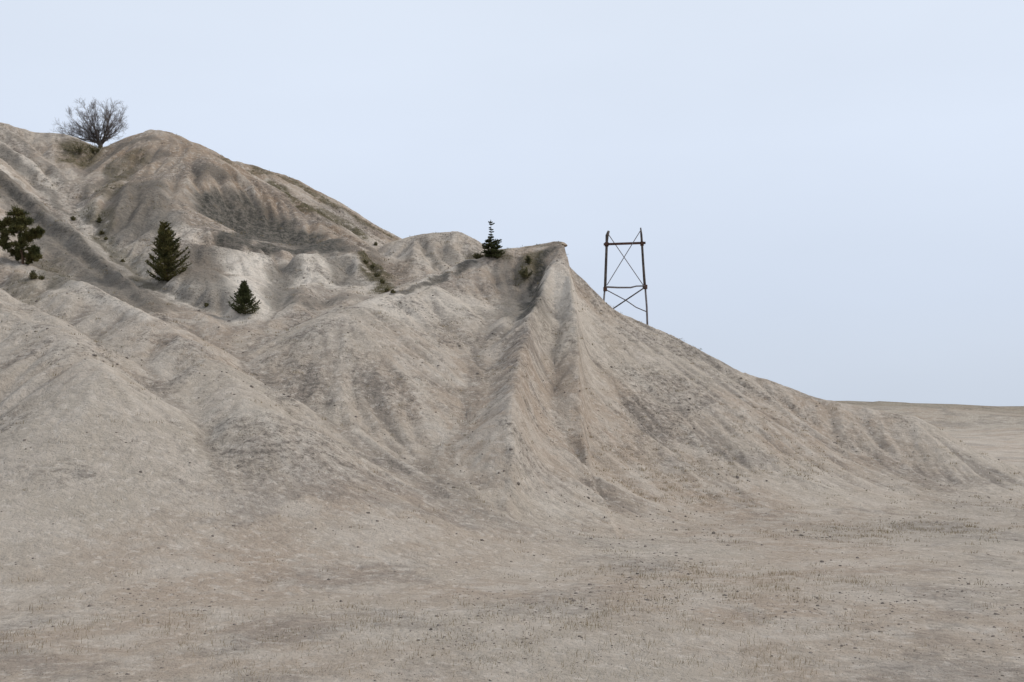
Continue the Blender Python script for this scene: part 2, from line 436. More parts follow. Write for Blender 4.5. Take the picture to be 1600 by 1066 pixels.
# ------------------------------------------------------------------ materials
def new_mat(name, rough=.9):
    m = bpy.data.materials.new(name); m.use_nodes = True
    b = m.node_tree.nodes['Principled BSDF']
    b.inputs['Roughness'].default_value = rough
    b.inputs['Specular IOR Level'].default_value = .2
    return m, m.node_tree.nodes, m.node_tree.links, b
def simple_mat(name, col, col2, scale=8, rough=.85, bump=0.0, transl=0.0, metallic=0.0):
    m, n, l, b = new_mat(name, rough)
    tc = n.new('ShaderNodeTexCoord'); no = n.new('ShaderNodeTexNoise'); no.inputs['Scale'].default_value = scale; no.inputs['Detail'].default_value = 5
    rp = n.new('ShaderNodeValToRGB')
    rp.color_ramp.elements[0].position = .35; rp.color_ramp.elements[0].color = (*col, 1)
    rp.color_ramp.elements[1].position = .65; rp.color_ramp.elements[1].color = (*col2, 1)
    l.new(tc.outputs['Object'], no.inputs['Vector']); l.new(no.outputs['Fac'], rp.inputs[0]); l.new(rp.outputs[0], b.inputs['Base Color'])
    b.inputs['Metallic'].default_value = metallic
    if bump:
        bp = n.new('ShaderNodeBump'); bp.inputs['Strength'].default_value = bump; bp.inputs['Distance'].default_value = .02
        l.new(no.outputs['Fac'], bp.inputs['Height']); l.new(bp.outputs[0], b.inputs['Normal'])
    if transl:
        tr = n.new('ShaderNodeBsdfTranslucent'); mx = n.new('ShaderNodeMixShader'); mx.inputs[0].default_value = transl
        l.new(rp.outputs[0], tr.inputs['Color']); l.new(b.outputs[0], mx.inputs[1]); l.new(tr.outputs[0], mx.inputs[2])
        l.new(mx.outputs[0], n['Material Output'].inputs['Surface'])
    return m

def soil_mat():
    m, n, l, b = new_mat('eroded_sediment', .95)
    tc = n.new('ShaderNodeTexCoord')
    def noise(scale, detail=6, rough=.6, dist=0, vec=None):
        t = n.new('ShaderNodeTexNoise'); t.inputs['Scale'].default_value = scale; t.inputs['Detail'].default_value = detail
        t.inputs['Roughness'].default_value = rough; t.inputs['Distortion'].default_value = dist
        l.new(vec or tc.outputs['Object'], t.inputs['Vector']); return t.outputs['Fac']
    def attr(nm):
        a = n.new('ShaderNodeAttribute'); a.attribute_name = nm; return a.outputs['Fac']
    def rng(v, a, b_, c=0., d=1.):
        r = n.new('ShaderNodeMapRange'); r.interpolation_type = 'SMOOTHSTEP'
        for k, q in (('From Min', a), ('From Max', b_), ('To Min', c), ('To Max', d)): r.inputs[k].default_value = q
        l.new(v, r.inputs['Value']); return r.outputs[0]
    def math_(op, a, b_):
        t = n.new('ShaderNodeMath'); t.operation = op; t.use_clamp = False
        for i, q in enumerate((a, b_)):
            if isinstance(q, (int, float)): t.inputs[i].default_value = q
            else: l.new(q, t.inputs[i])
        return t.outputs[0]
    def mix(f, a, b_, blend='MIX'):
        t = n.new('ShaderNodeMix'); t.data_type = 'RGBA'; t.blend_type = blend
        if isinstance(f, (int, float)): t.inputs[0].default_value = f
        else: l.new(f, t.inputs[0])
        for i, q in ((6, a), (7, b_)):
            if isinstance(q, tuple): t.inputs[i].default_value = (*q, 1)
            else: l.new(q, t.inputs[i])
        return t.outputs[2]
    n_big = noise(.07, 4); n_mid = noise(.5, 7, .65, .4); n_fine = noise(3.2, 8, .7); n_grit = noise(16, 4, .7)
    n_spot = noise(6.5, 5, .75); n_soft = noise(1.4, 6, .7, .3)
    n_spot = noise(6.5, 5, .75); n_soft = noise(1.4, 6, .7, .3); n_huge = noise(.16, 5, .6, .8)
    st = attr('streak')
    rough_zone = math_('MULTIPLY', rng(n_huge, .44, .60, .12, 1), rng(attr('floor'), 0, 1, 1, .35))
    base = mix(rng(n_big, .38, .62), (.45, .362, .288), (.50, .435, .365))
    base = mix(rng(n_mid, .44, .62, 0, .8), base, (.56, .49, .42))
    base = mix(math_('MULTIPLY', attr('brown'), rng(n_mid, .3, .6, 1, .55)), base, (.315, .228, .158))
    base = mix(rng(n_huge, .53, .62, 0, .35), base, (.25, .22, .20))
    base = mix(math_('MULTIPLY', attr('pale'), rng(n_mid, .3, .55, .5, 1)), base, (.78, .70, .61))
    base = mix(math_('MULTIPLY', rng(attr('flow'), .55, .95), .40), base, (.22, .185, .155))
    base = mix(rng(st, .47, .18, 0, .55), base, (.19, .165, .145))
    base = mix(rng(st, .55, .82, 0, .45), base, (.64, .575, .50))
    base = mix(math_('MULTIPLY', rng(n_soft, .53, .63, 0, .5), rough_zone), base, (.19, .165, .145))
    base = mix(rng(n_fine, .46, .38, 0, .5), base, (.70, .63, .56))
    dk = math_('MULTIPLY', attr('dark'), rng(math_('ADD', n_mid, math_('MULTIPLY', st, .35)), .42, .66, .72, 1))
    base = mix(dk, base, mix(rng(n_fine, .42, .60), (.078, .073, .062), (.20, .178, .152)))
    ms = math_('MULTIPLY', attr('moss'), rng(n_soft, .34, .50))
    base = mix(ms, base, mix(rng(n_spot, .40, .60), (.060, .055, .028), (.16, .128, .068)))
    base = mix(math_('MULTIPLY', rng(n_fine, .51, .61, 0, .62), rough_zone), base, (.13, .112, .095))
    base = mix(math_('MULTIPLY', rng(n_spot, .54, .62, 0, .8), rough_zone), base, (.11, .095, .078))
    base = mix(rng(n_grit, .58, .70, 0, .4), base, (.14, .12, .10))
    l.new(base, b.inputs['Base Color'])
    hsum = math_('ADD', math_('ADD', math_('MULTIPLY', n_fine, .5), n_soft), math_('MULTIPLY', n_grit, .14))
    bp = n.new('ShaderNodeBump'); bp.inputs['Strength'].default_value = .9; bp.inputs['Distance'].default_value = .55
    l.new(hsum, bp.inputs['Height']); l.new(bp.outputs[0], b.inputs['Normal'])
    return m
SOIL = soil_mat()
BARK = simple_mat('grey_bark', (.055, .045, .038), (.10, .085, .07), 14, .9, .5)
BARK_RED = simple_mat('pine_bark', (.06, .038, .025), (.12, .075, .05), 12, .9, .5)
TWIG = simple_mat('twig_bark', (.10, .085, .08), (.17, .145, .135), 6, .9)
NEEDLE = simple_mat('pine_needles', (.042, .050, .018), (.145, .128, .045), 1.6, .7, 0, .18)
NEEDLE_D = simple_mat('spruce_needles', (.036, .045, .017), (.100, .108, .045), 2.0, .7, 0, .15)
LEAF = simple_mat('shrub_leaves', (.055, .054, .026), (.16, .14, .065), 3.0, .8, 0, .2)
DRY = simple_mat('dry_grass', (.17, .13, .07), (.30, .24, .14), 5.0, .9, 0, .2)
GREENGRASS = simple_mat('olive_grass', (.07, .07, .03), (.15, .13, .06), 5.0, .9, 0, .2)
RUST = simple_mat('rusty_steel', (.045, .028, .022), (.11, .055, .038), 5.0, .75, .3)
TIMBER = simple_mat('weathered_timber', (.045, .038, .034), (.12, .10, .088), 4.0, .9, .4)
STEEL = simple_mat('dull_steel', (.13, .12, .125), (.20, .18, .18), 4.0, .6, .1)
CRUST = simple_mat('dry_crust', (.13, .105, .08), (.36, .29, .225), 2.5, .95, .5)
STONE = simple_mat('stone', (.10, .085, .072), (.25, .215, .185), 4.0, .9, .3)

# ------------------------------------------------------------------ land meshes: one sheet cut where the hills meet
idx = np.arange(NY * NX).reshape(NY, NX)
Q = np.stack([idx[:-1, :-1], idx[:-1, 1:], idx[1:, 1:], idx[1:, :-1]], -1).reshape(-1, 4)
def mode_filter(I, n):
    for _ in range(n):
        cnt = []
        for k in range(len(NAMES) + 1):
            cnt.append(blur((I == k).astype(float), 3))
        I = np.array(cnt).argmax(0)
    return I
GI = mode_filter(GI, 2)
FI = GI[:-1, :-1].reshape(-1)
dzdy, dzdx = np.gradient(GZ, gy, gx)
NRM = np.stack([-dzdx, -dzdy, np.ones_like(GZ)], -1); NRM /= np.linalg.norm(NRM, axis=-1, keepdims=True)
NRM = NRM.reshape(-1, 3)
V = np.stack([GX, GY, GZ], -1).reshape(-1, 3)
def land(name, k, label, cat=None):
    q = Q[FI == k]
    used, inv = np.unique(q, return_inverse=True)
    me = bpy.data.meshes.new(name)
    me.vertices.add(len(used)); me.vertices.foreach_set('co', V[used].astype(np.float32).ravel())
    nf = len(q)
    me.loops.add(nf * 4); me.loops.foreach_set('vertex_index', inv.astype(np.int32).ravel())
    me.polygons.add(nf); me.polygons.foreach_set('loop_start', np.arange(0, nf * 4, 4, dtype=np.int32))
    me.update(calc_edges=True)
    me.polygons.foreach_set('use_smooth', np.ones(nf, bool))
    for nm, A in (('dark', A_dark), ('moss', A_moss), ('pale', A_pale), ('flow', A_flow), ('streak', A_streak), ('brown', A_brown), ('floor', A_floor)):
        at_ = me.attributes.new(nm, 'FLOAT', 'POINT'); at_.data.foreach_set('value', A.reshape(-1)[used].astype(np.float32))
    me.normals_split_custom_set_from_vertices(NRM[used].tolist())
    me.materials.append(SOIL)
    o = bpy.data.objects.new(name, me); COL.objects.link(o)
    return tag(o, label, cat, None, 'structure')
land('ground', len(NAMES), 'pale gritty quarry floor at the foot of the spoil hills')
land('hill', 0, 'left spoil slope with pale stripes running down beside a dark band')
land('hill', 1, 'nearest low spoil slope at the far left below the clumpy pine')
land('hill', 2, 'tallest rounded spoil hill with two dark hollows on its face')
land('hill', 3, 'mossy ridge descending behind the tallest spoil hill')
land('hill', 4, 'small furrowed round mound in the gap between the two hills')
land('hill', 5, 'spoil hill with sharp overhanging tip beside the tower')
# ------------------------------------------------------------------ mesh building
class MB:
    def __init__(s): s.v = []; s.f = []
    def tube(s, pts, radii, n=6, cap=True):
        pts = [Vector(p) for p in pts]
        base = len(s.v)
        for i, p in enumerate(pts):
            d = (pts[min(i + 1, len(pts) - 1)] - pts[max(i - 1, 0)])
            if d.length < 1e-9: d = Vector((0, 0, 1))
            d.normalize()
            a = d.orthogonal().normalized() if i == 0 else (a - d * a.dot(d)).normalized()
            b = d.cross(a)
            for k in range(n):
                t = 2 * math.pi * k / n
                s.v.append(tuple(p + (a * math.cos(t) + b * math.sin(t)) * radii[i]))
        for i in range(len(pts) - 1):
            for k in range(n):
                k2 = (k + 1) % n
                s.f.append((base + i * n + k, base + i * n + k2, base + (i + 1) * n + k2, base + (i + 1) * n + k))
        if cap:
            s.f.append(tuple(base + k for k in range(n))[::-1])
            e_ = base + (len(pts) - 1) * n
            s.f.append(tuple(e_ + k for k in range(n)))
    def box(s, a, b, w, h, up=Vector((0, 0, 1))):
        """square bar from a to b, width w (sideways) and depth h"""
        a = Vector(a); b = Vector(b); d = (b - a).normalized()
        x = d.cross(up)
        x = (x if x.length > 1e-4 else d.orthogonal()).normalized(); y = d.cross(x)
        i = len(s.v)
        for p in (a, b):
            for q, r in ((-1, -1), (1, -1), (1, 1), (-1, 1)):
                s.v.append(tuple(p + x * q * w / 2 + y * r * h / 2))
        s.f += [(i, i+1, i+2, i+3), (i+7, i+6, i+5, i+4), (i, i+4, i+5, i+1), (i+1, i+5, i+6, i+2), (i+2, i+6, i+7, i+3), (i+3, i+7, i+4, i)]
    def blade(s, p, d, L, w, rnd):
        p = Vector(p); d = Vector(d).normalized()
        side = d.cross(Vector((rnd.gauss(0, 1), rnd.gauss(0, 1), rnd.gauss(0, 1))))
        if side.length < 1e-6: side = d.orthogonal()
        side.normalize()
        i = len(s.v)
        s.v += [tuple(p - side * w / 2), tuple(p + side * w / 2), tuple(p + d * L * .6 + side * w / 2), tuple(p + d * L), tuple(p + d * L * .6 - side * w / 2)]
        s.f.append((i, i + 1, i + 2, i + 3, i + 4))
    def build(s, name, mat, parent=None, smooth=False):
        me = bpy.data.meshes.new(name); me.from_pydata(s.v, [], s.f); me.update()
        if smooth: me.polygons.foreach_set('use_smooth', [True] * len(me.polygons))
        me.materials.append(mat)
        o = bpy.data.objects.new(name, me); COL.objects.link(o)
        if parent: o.parent = parent
        return o
def empty(name, loc, label, cat, group=None, rz=0):
    o = bpy.data.objects.new(name, None); o.empty_display_size = .3
    o.location = tuple(loc); o.rotation_euler = (0, 0, rz); COL.objects.link(o)
    return tag(o, label, cat, group)
PX = 1.0 / FPX

# ------------------------------------------------------------------ crusted lip that overhangs the sharp tip
def lip():
    hl = [q for q in bpy.data.objects if q.name.startswith('hill') and 'overhanging' in q.get('label', '')][0]
    top = [(862,381.5), (868,379.5), (873,378.6), (878, 378.4), (881.5, 379.2), (886, 382.5)]
    m = MB(); n = len(top); rnd = random.Random(2)
    for i, (u, v) in enumerate(top):
        c = Vector(at(u, v, 80.3)); w = (.5, .8, .9, .85, .7, .25)[i]; th = (.10, .22, .26, .36, .34, .10)[i]
        for a_, b_ in ((-w, -.6), (-w * .75, .1), (-w * .2, .9), (0, 1), (w * .8, .2), (w, -.5), (0, -1)):
            m.v.append((c.x + rnd.uniform(-.03, .03), c.y + a_, c.z - th / 2 + b_ * th / 2 + rnd.uniform(-.02, .02)))
    for i in range(n - 1):
        for k in range(7):
            m.f.append((i * 7 + k, i * 7 + (k + 1) % 7, (i + 1) * 7 + (k + 1) % 7, (i + 1) * 7 + k))
    m.f.append(tuple(range(7))[::-1]); m.f.append(tuple((n - 1) * 7 + k for k in range(7)))
    m.build('crust_lip', CRUST, hl)
lip()

# ------------------------------------------------------------------ derelict mast beside the sharp-tipped hill
TY = 84.0
def build_tower():
    lb, rb = at(943, 479, TY), at(1012, 505, TY)
    c = (lb + rb) / 2
    zl, zr = height(lb[0], lb[1]), height(rb[0], rb[1])
    root = empty('tower', (c[0], c[1], min(zl, zr)), 'derelict two-legged mast with rusty crossbeams and crossed braces on the hill slope', 'tower')
    O = Vector(root.location)
    def P(u, v, dy=0.0): return Vector(at(u, v, TY)) + Vector((0, dy, 0)) - O
    def part(name, mat, fn, label=None, smooth=False):
        m = MB(); fn(m); o = m.build(name, mat, root, smooth)
        if label: o['label'] = label
        return o
    lbase = P(942.5, 485); lbase.z = zl - .5 - O.z
    rbase = P(1012.5, 505); rbase.z = zr - .5 - O.z
    part('leg', TIMBER, lambda m: m.tube([P(945.5, 453), P(946.2, 430), P(947.3, 400), P(948, 379), P(948.6, 368), P(951.2, 361)], [.105, .105, .10, .10, .13, .09], 8), 'dark upper timber of the leg with a bent tip', True)
    part('leg', STEEL, lambda m: m.tube([lbase, P(942.8, 478), P(945.2, 449)], [.07, .07, .07], 8), 'paler lower section of the leg', True)
    part('leg', TIMBER, lambda m: m.tube([P(1007.6, 449), P(1005.2, 415), P(1003.2, 382), P(1002.0, 366), P(1001.0, 356)], [.105, .095, .09, .085, .05], 8), 'dark upper timber of the leg with a pointed tip', True)
    part('leg', STEEL, lambda m: m.tube([rbase, P(1010.6, 480), P(1008.0, 446)], [.08, .075, .075], 8), 'paler lower section of the leg', True)
    part('crossbeam', RUST, lambda m: m.box(P(943.0, 382.4, -.16), P(1008.2, 380.2, -.16), .14, .17), 'rusty upper crossbeam')
    part('crossbeam', STEEL, lambda m: (m.tube([P(946, 448.8, -.14), P(965, 449.8, -.14), P(985, 449.8, -.14), P(994, 447.6, -.14), P(1008, 447.2, -.14)], [.07, .07, .065, .055, .055], 6)), 'bent grey lower crossbeam')
    for a, b, w, dy in (((949.5, 364), (1005, 445), .055, .12), ((1001.5, 359), (948, 446), .055, -.25)):
        part('brace', STEEL, lambda m: m.tube([P(*a, dy), P(*b, dy)], [w * .5 + .006, w * .5 + .006], 5))
    part('brace', STEEL, lambda m: m.tube([P(946, 452, .12), P(978, 469, .12), P(994, 480, .12), P(1010.5, 487, .12)], [.042, .042, .042, .042], 5))
    part('brace', TIMBER, lambda m: m.box(P(1008, 449, -.16), P(944, 492, -.16), .10, .10), 'darker thick brace')
    for u, v, r in ((1007.8, 448.5, .19), (945.6, 452, .15), (947.9, 382, .155), (1003.2, 381, .14)):
        def cl(m, u=u, v=v, r=r):
            m.tube([P(u, v + 3.2), P(u, v - 3.2)], [r, r], 8)
        part('clamp', RUST, cl)
build_tower()

# ------------------------------------------------------------------ conifers
def conifer(name, loc, H, W, seed, label, mat, lean=(0, 0), dens=1.0, prof=.85, start=.04, thin_top=0.0, levels=15, side=0.0, kind='pine', bias=None):
    rnd = random.Random(seed)
    root = empty(name, loc, label, 'conifer')
    def axis_pt(t):
        return Vector((lean[0] * t + .05 * math.sin(t * 7 + seed) * t, lean[1] * t, H * t))
    m = MB(); n = 9
    m.tube([axis_pt(i / n) - Vector((0, 0, .35 if i == 0 else 0)) for i in range(n + 1)], [max(.008, .028 * H * .5 * (1 - i / n) ** .8 + .006) for i in range(n + 1)], 7)
    m.build('trunk', BARK_RED, root, True)
    crown = MB()
    def spray(p, d, L, count, bl):
        bl *= min(1, H / 5.5 + .2) * (.6 if p.z > H * .8 or (thin_top and p.z > H * thin_top) else 1)
        for _ in range(int(count * dens)):
            s = rnd.random()
            q = p + d * L * s
            dd = d + Vector((rnd.gauss(0, .55), rnd.gauss(0, .55), rnd.gauss(.15, .5)))
            crown.blade(q, dd, bl * rnd.uniform(.6, 1.2), .034, rnd)
    for lv in range(levels):
        t = start + (1 - start) * (lv + rnd.uniform(-.2, .2)) / levels
        t = min(max(t, .02), .97)
        env = (1 - t) ** prof
        if thin_top and t > thin_top: env *= .24 if t < .86 else .55
        nb = 7 if t < .8 else 5
        if thin_top and t > thin_top: nb = 4
        a0 = rnd.uniform(0, 6.28)
        for k in range(nb):
            a = a0 + 6.283 * k / nb + rnd.uniform(-.35, .35)
            L = W * .5 * env * rnd.uniform(.58, 1.14) + (.07 if not thin_top else .02)
            if side: L *= 1 + side * math.cos(a)
            if L < .06 or (thin_top and t > thin_top and rnd.random() < .35): continue
            dr = Vector((math.cos(a), math.sin(a), 0))
            up0 = rnd.uniform(-.05, .25) + .5 * t
            p0 = axis_pt(t)
            pts = [p0]
            segs = 5
            for s_ in range(1, segs + 1):
                f = s_ / segs
                pts.append(p0 + dr * L * f + Vector((0, 0, L * (up0 * f + (.35 if kind == 'pine' else .05) * f * f - (.18 if kind != 'pine' else .05) * f))))
            b = MB(); rb_ = .010 + .012 * L
            b.tube(pts, [rb_ * (1 - .75 * i / segs) for i in range(segs + 1)], 4, False)
            for s_ in range(1, segs + 1):
                q = pts[s_]; f = s_ / segs
                if f * L < .12 and L > .4: continue
                dloc = (pts[s_] - pts[s_ - 1]).normalized()
                spray(pts[s_ - 1], dloc, (pts[s_] - pts[s_ - 1]).length, 18, .15)
                for sgn in (-1, 1):
                    tl = (L * .34 + .12) * (1 - .45 * f) * rnd.uniform(.6, 1.2)
                    td = (dloc * .8 + dr.cross(Vector((0, 0, 1))) * sgn * .8 + Vector((0, 0, rnd.uniform(0, .35)))).normalized()
                    b.tube([q, q + td * tl], [.006, .003], 3, False)
                    spray(q, td, tl, 19, .14)
            b.build('branch', BARK_RED, root)
    spray(axis_pt(.90), Vector((0, 0, 1)), H * .12, 40, .10)
    crown.build('crown', mat, root)
    return root

def clump_pine(loc, seed, label, clumps, H, trunk_pts):
    """open pine whose needles gather in rounded clumps at the branch ends"""
    rnd = random.Random(seed)
    root = empty('pine_tree', loc, label, 'pine tree')
    m = MB()
    m.tube(trunk_pts, [.10 * (1 - .75 * i / (len(trunk_pts) - 1)) for i in range(len(trunk_pts))], 8)
    m.build('trunk', BARK_RED, root, True)
    tp = [Vector(p) for p in trunk_pts]
    crown = MB()
    for (cx, cy, cz, r) in clumps:
        c = Vector((cx, cy, cz))
        j = min(range(len(tp)), key=lambda i: (tp[i] - c).length + (0 if tp[i].z < c.z else .6))
        b = MB(); mid = (tp[j] + c) / 2 + Vector((0, 0, -.10))
        b.tube([tp[j], mid, c], [.035, .025, .012], 5, False)
        for _ in range(15):
            e_ = c + Vector((rnd.gauss(0, 1), rnd.gauss(0, 1), rnd.gauss(.2, .8))).normalized() * r * rnd.uniform(.55, 1.05)
            b.tube([mid.lerp(c, rnd.uniform(.3, 1)), e_], [.010, .005], 3, False)
            for _k in range(110):
                q = c.lerp(e_, rnd.uniform(.25, 1.0)) + Vector((rnd.gauss(0, 1), rnd.gauss(0, 1), rnd.gauss(0, 1))) * r * .13
                crown.blade(q, (e_ - c).normalized() + Vector((rnd.gauss(0, .6), rnd.gauss(0, .6), rnd.gauss(.25, .5))), rnd.uniform(.09, .18), .036, rnd)
        b.build('branch', BARK_RED, root)
    crown.build('crown', NEEDLE, root)

b = hit(262, 439); k = b[1] * PX
conifer('pine_tree', b - np.array([0, 0, .15]), 98 * k, 64 * k, 3, 'bushy conical pine in the gully under the tallest hill', NEEDLE, lean=(-9 * k, 0), dens=.85, prof=.88, levels=17, side=.12)
b = hit(383, 491); k = b[1] * PX
conifer('pine_tree', b - np.array([0, 0, .15]), 55 * k, 48 * k, 8, 'small dark pine with a wide skirt right of the bushy conical pine', NEEDLE_D, lean=(-4 * k, 0), dens=.8, prof=1.35, levels=13, side=.0)
b = hit(768, 403); k = b[1] * PX
conifer('spruce_tree', b - np.array([0, 0, .1]), 60 * k, 33 * k, 15, 'spindly-topped spruce standing against the sky on the sharp-tipped hill', NEEDLE_D, lean=(-2 * k, 0), dens=1.1, prof=.50, thin_top=.45, levels=15, kind='spruce', side=.18)
b = hit(34, 412); k = b[1] * PX
def q_(u, v, dy=0.): return ((u - 34) * k, dy, (412 - v) * k)
clump_pine(b, 21, 'ragged open pine with rounded clumps at the left edge of the photo',
    [(*q_(24, 334, .1), .52), (*q_(40, 349, -.3), .50), (*q_(10, 347, .3), .48), (*q_(49, 366, .2), .42), (*q_(22, 360, -.4), .50), (*q_(4, 366, .2), .45),
     (*q_(32, 383, -.2), .45), (*q_(50, 392, .1), .38), (*q_(22, 394, .3), .42), (*q_(56, 402, .0), .34), (*q_(10, 384, -.3), .40), (*q_(38, 372, .0), .45), (*q_(30, 352, .0), .50), (*q_(60, 362, .1), .30), (*q_(44, 404, .2), .36), (*q_(30, 398, .2), .36), (*q_(-4, 352, 0), .42)], 92 * k,
    [q_(37, 422), q_(35, 405), q_(31, 385), q_(30, 365), q_(28, 345), q_(25, 325)])

# ------------------------------------------------------------------ leafless tree on the saddle
def bare_tree():
    b = hit(157, 229)
    k = b[1] * PX
    root = empty('bare_tree', b, 'leafless spreading tree standing on the saddle left of the tallest hill', 'tree')
    rnd = random.Random(5)
    def q(u, v, dy=0.): return Vector(((u - 157) * k, dy, (229 - v) * k))
    m = MB()
    m.tube([Vector((0, 0, -.5)), q(157, 226), q(157.5, 219)], [.27, .21, .19], 9)
    m.build('trunk', BARK, root, True)
    base = q(157.5, 223)
    ends = [(120,168,.6,.085),(133,161,-.5,.085),(147,158,.3,.095),(163,160,.7,.075),(177,160,-.4,.095),(191,170,.4,.08),(199,186,-.3,.085),(188,196,.8,.06),
            (108,180,-.5,.08),(93,194,.3,.075),(97,205,-.2,.085),(104,212,.1,.07),(108,200,.5,.07),(118,172,.2,.07),(120,190,1.1,.06),(146,168,-1.3,.08),(172,172,1.3,.08),(132,176,1.4,.07),(180,184,-1.4,.07),(155,164,1.6,.07)]
    def branch(mb, p, d, L, r, depth):
        n = 4; pts = [p]; rr = [r]
        for i in range(n):
            d = (d + Vector((rnd.gauss(0, .13), rnd.gauss(0, .13), rnd.gauss(.03, .13)))).normalized()
            p = p + d * L / n; pts.append(p); rr.append(max(.0045, r * (1 - .72 * (i + 1) / n)))
        mb.tube(pts, rr, 5 if r > .03 else 3, False)
        if depth > 0:
            for i in range(1, n + 1):
                for _ in range(2):
                    if rnd.random() < .97:
                        dd = (d + Vector((rnd.gauss(0, .55), rnd.gauss(0, .55), rnd.gauss(.12, .45)))).normalized()
                        branch(tw if depth < 3 else mb, pts[i], dd, L * rnd.uniform(.45, .66), max(.0045, rr[i] * .62), depth - 1)
    for (u, v, dy, r) in ends:
        tgt = q(u, v, dy)
        limb, tw = MB(), MB()
        side = -1 if u < 157 else 1
        low = v > 185
        s0 = base + Vector((.05 * side, 0, -.1))
        mid = s0.lerp(tgt, .42) + Vector((0, 0, (.25 if not low else -.05)))
        fork = s0.lerp(mid, .45) + Vector((side * (.10 if not low else .0), 0, .12 if low else 0))
        pts = []
        for i in range(7):
            t = i / 6
            a_ = s0.lerp(fork, min(1, t * 2.2)) if t < .45 else fork.lerp(tgt, (t - .45) / .55 * .8)
            pts.append(a_ + Vector((rnd.gauss(0, .045), rnd.gauss(0, .045), rnd.gauss(0, .045))) * (1 if i else 0))
        rr = [r * (1 - .80 * i / 6) for i in range(7)]
        limb.tube(pts, rr, 6, False)
        for i in range(2, 7):
            for _ in range(2 if i > 2 else 1):
                dd = ((pts[i] - pts[i - 1]).normalized() + Vector((rnd.gauss(0, .5), rnd.gauss(0, .5), rnd.gauss(.12, .45)))).normalized()
                branch(tw, pts[i], dd, rnd.uniform(.55, 1.0), max(.014, rr[i] * .6), 2)
        lo = limb.build('branch', BARK, root, True)
        t_ = tw.build('twigs', TWIG, lo); t_['kind'] = 'stuff'
bare_tree()

# ------------------------------------------------------------------ shrubs and tufts big enough to pick out
def shrub(u, v, w, h, mat, label, seed, name='shrub', cat='shrub', dens=1.0):
    b = hit(u, v); k = b[1] * PX
    if w < 15: w *= .7; h *= .7
    root = empty(name, b - np.array([0, 0, .03]), label, cat)
    rnd = random.Random(seed); R, Hh = w * k * .5, h * k
    st, lf = MB(), MB()
    n = int(10 + 14 * min(1.5, R))
    for i in range(n):
        a = rnd.uniform(0, 6.283); rr = R * rnd.random() ** .6
        tip = Vector((rr * math.cos(a), rr * math.sin(a) * .8, Hh * rnd.uniform(.45, 1.05) * (1 - .45 * (rr / R) ** 2)))
        p0 = Vector((tip.x * .25, tip.y * .25, -.05))
        mid = p0.lerp(tip, .5) + Vector((0, 0, Hh * .08))
        st.tube([p0, mid, tip], [.013, .009, .004], 3, False)
        for _ in range(int(70 * dens)):
            q = p0.lerp(tip, rnd.uniform(.3, 1.05)) + Vector((rnd.gauss(0, .07), rnd.gauss(0, .07), rnd.gauss(0, .05))) * max(.6, R)
            lf.blade(q, (rnd.gauss(0, 1), rnd.gauss(0, 1), rnd.gauss(.5, .8)), rnd.uniform(.05, .10), .035, rnd)
    st.build('stems', BARK, root)
    lf.build('foliage', mat, root)
SH = [
 (819,436,26,19,LEAF,'dark green shrub on the face just left of the dark rib'),
 (826,415,15,14,LEAF,'smaller upright shrub directly above the dark green one on the rib'),
 (124,243,46,17,LEAF,'wide olive shrub on the saddle, to the left of the leafless tree'),
 (148,240,34,14,GREENGRASS,'low dark shrub under the trunk of the leafless tree'),
 (747,404,18,9,LEAF,'low olive shrub at the left foot of the spindly spruce'),
 (778,404,16,12,LEAF,'round green shrub tight against the right side of the spruce'),
 (571,412,10,7,LEAF,'small dark shrub highest in the gully left of the furrowed mound'),
 (583,419,9,7,LEAF,'dark shrub second from the top in the gully by the furrowed mound'),
 (590,433,12,10,LEAF,'largest green shrub halfway down the gully by the furrowed mound'),
 (597,443,10,8,LEAF,'green shrub just below the largest one in the mound gully'),
 (604,457,10,9,GREENGRASS,'olive tuft at the bottom end of the mound gully'),
 (614,458,7,6,LEAF,'tiny dark shrub at the foot of the furrowed mound'),
 (587,384,7,8,LEAF,'lone dark shrub on the pale bench above the mound gully'),
 (114,345,10,11,GREENGRASS,'yellowish tuft in the pale left gully'),
 (155,350,9,15,LEAF,'narrow dark shrub left of the first dark hollow'),
 (159,368,11,8,LEAF,'dark shrub below the narrow one beside the left gully'),
 (166,375,8,6,LEAF,'small shrub lowest of the three beside the left gully'),
 (192,410,9,6,LEAF,'dark tuft on the gully line left of the conical pine'),
 (52,437,18,15,LEAF,'squat dark shrub on the slope beneath the ragged pine'),
 (64,438,12,9,LEAF,'little shrub at the right edge of the squat dark one'),
 (323,480,8,7,LEAF,'small dark tuft on the pale spur left of the wide-skirted pine'),
]
for i, (u, v, w, h, mt, lb) in enumerate(SH):
    shrub(u, v, w, h, mt, lb, 100 + i, dens=1.0 if w > 15 else .7)

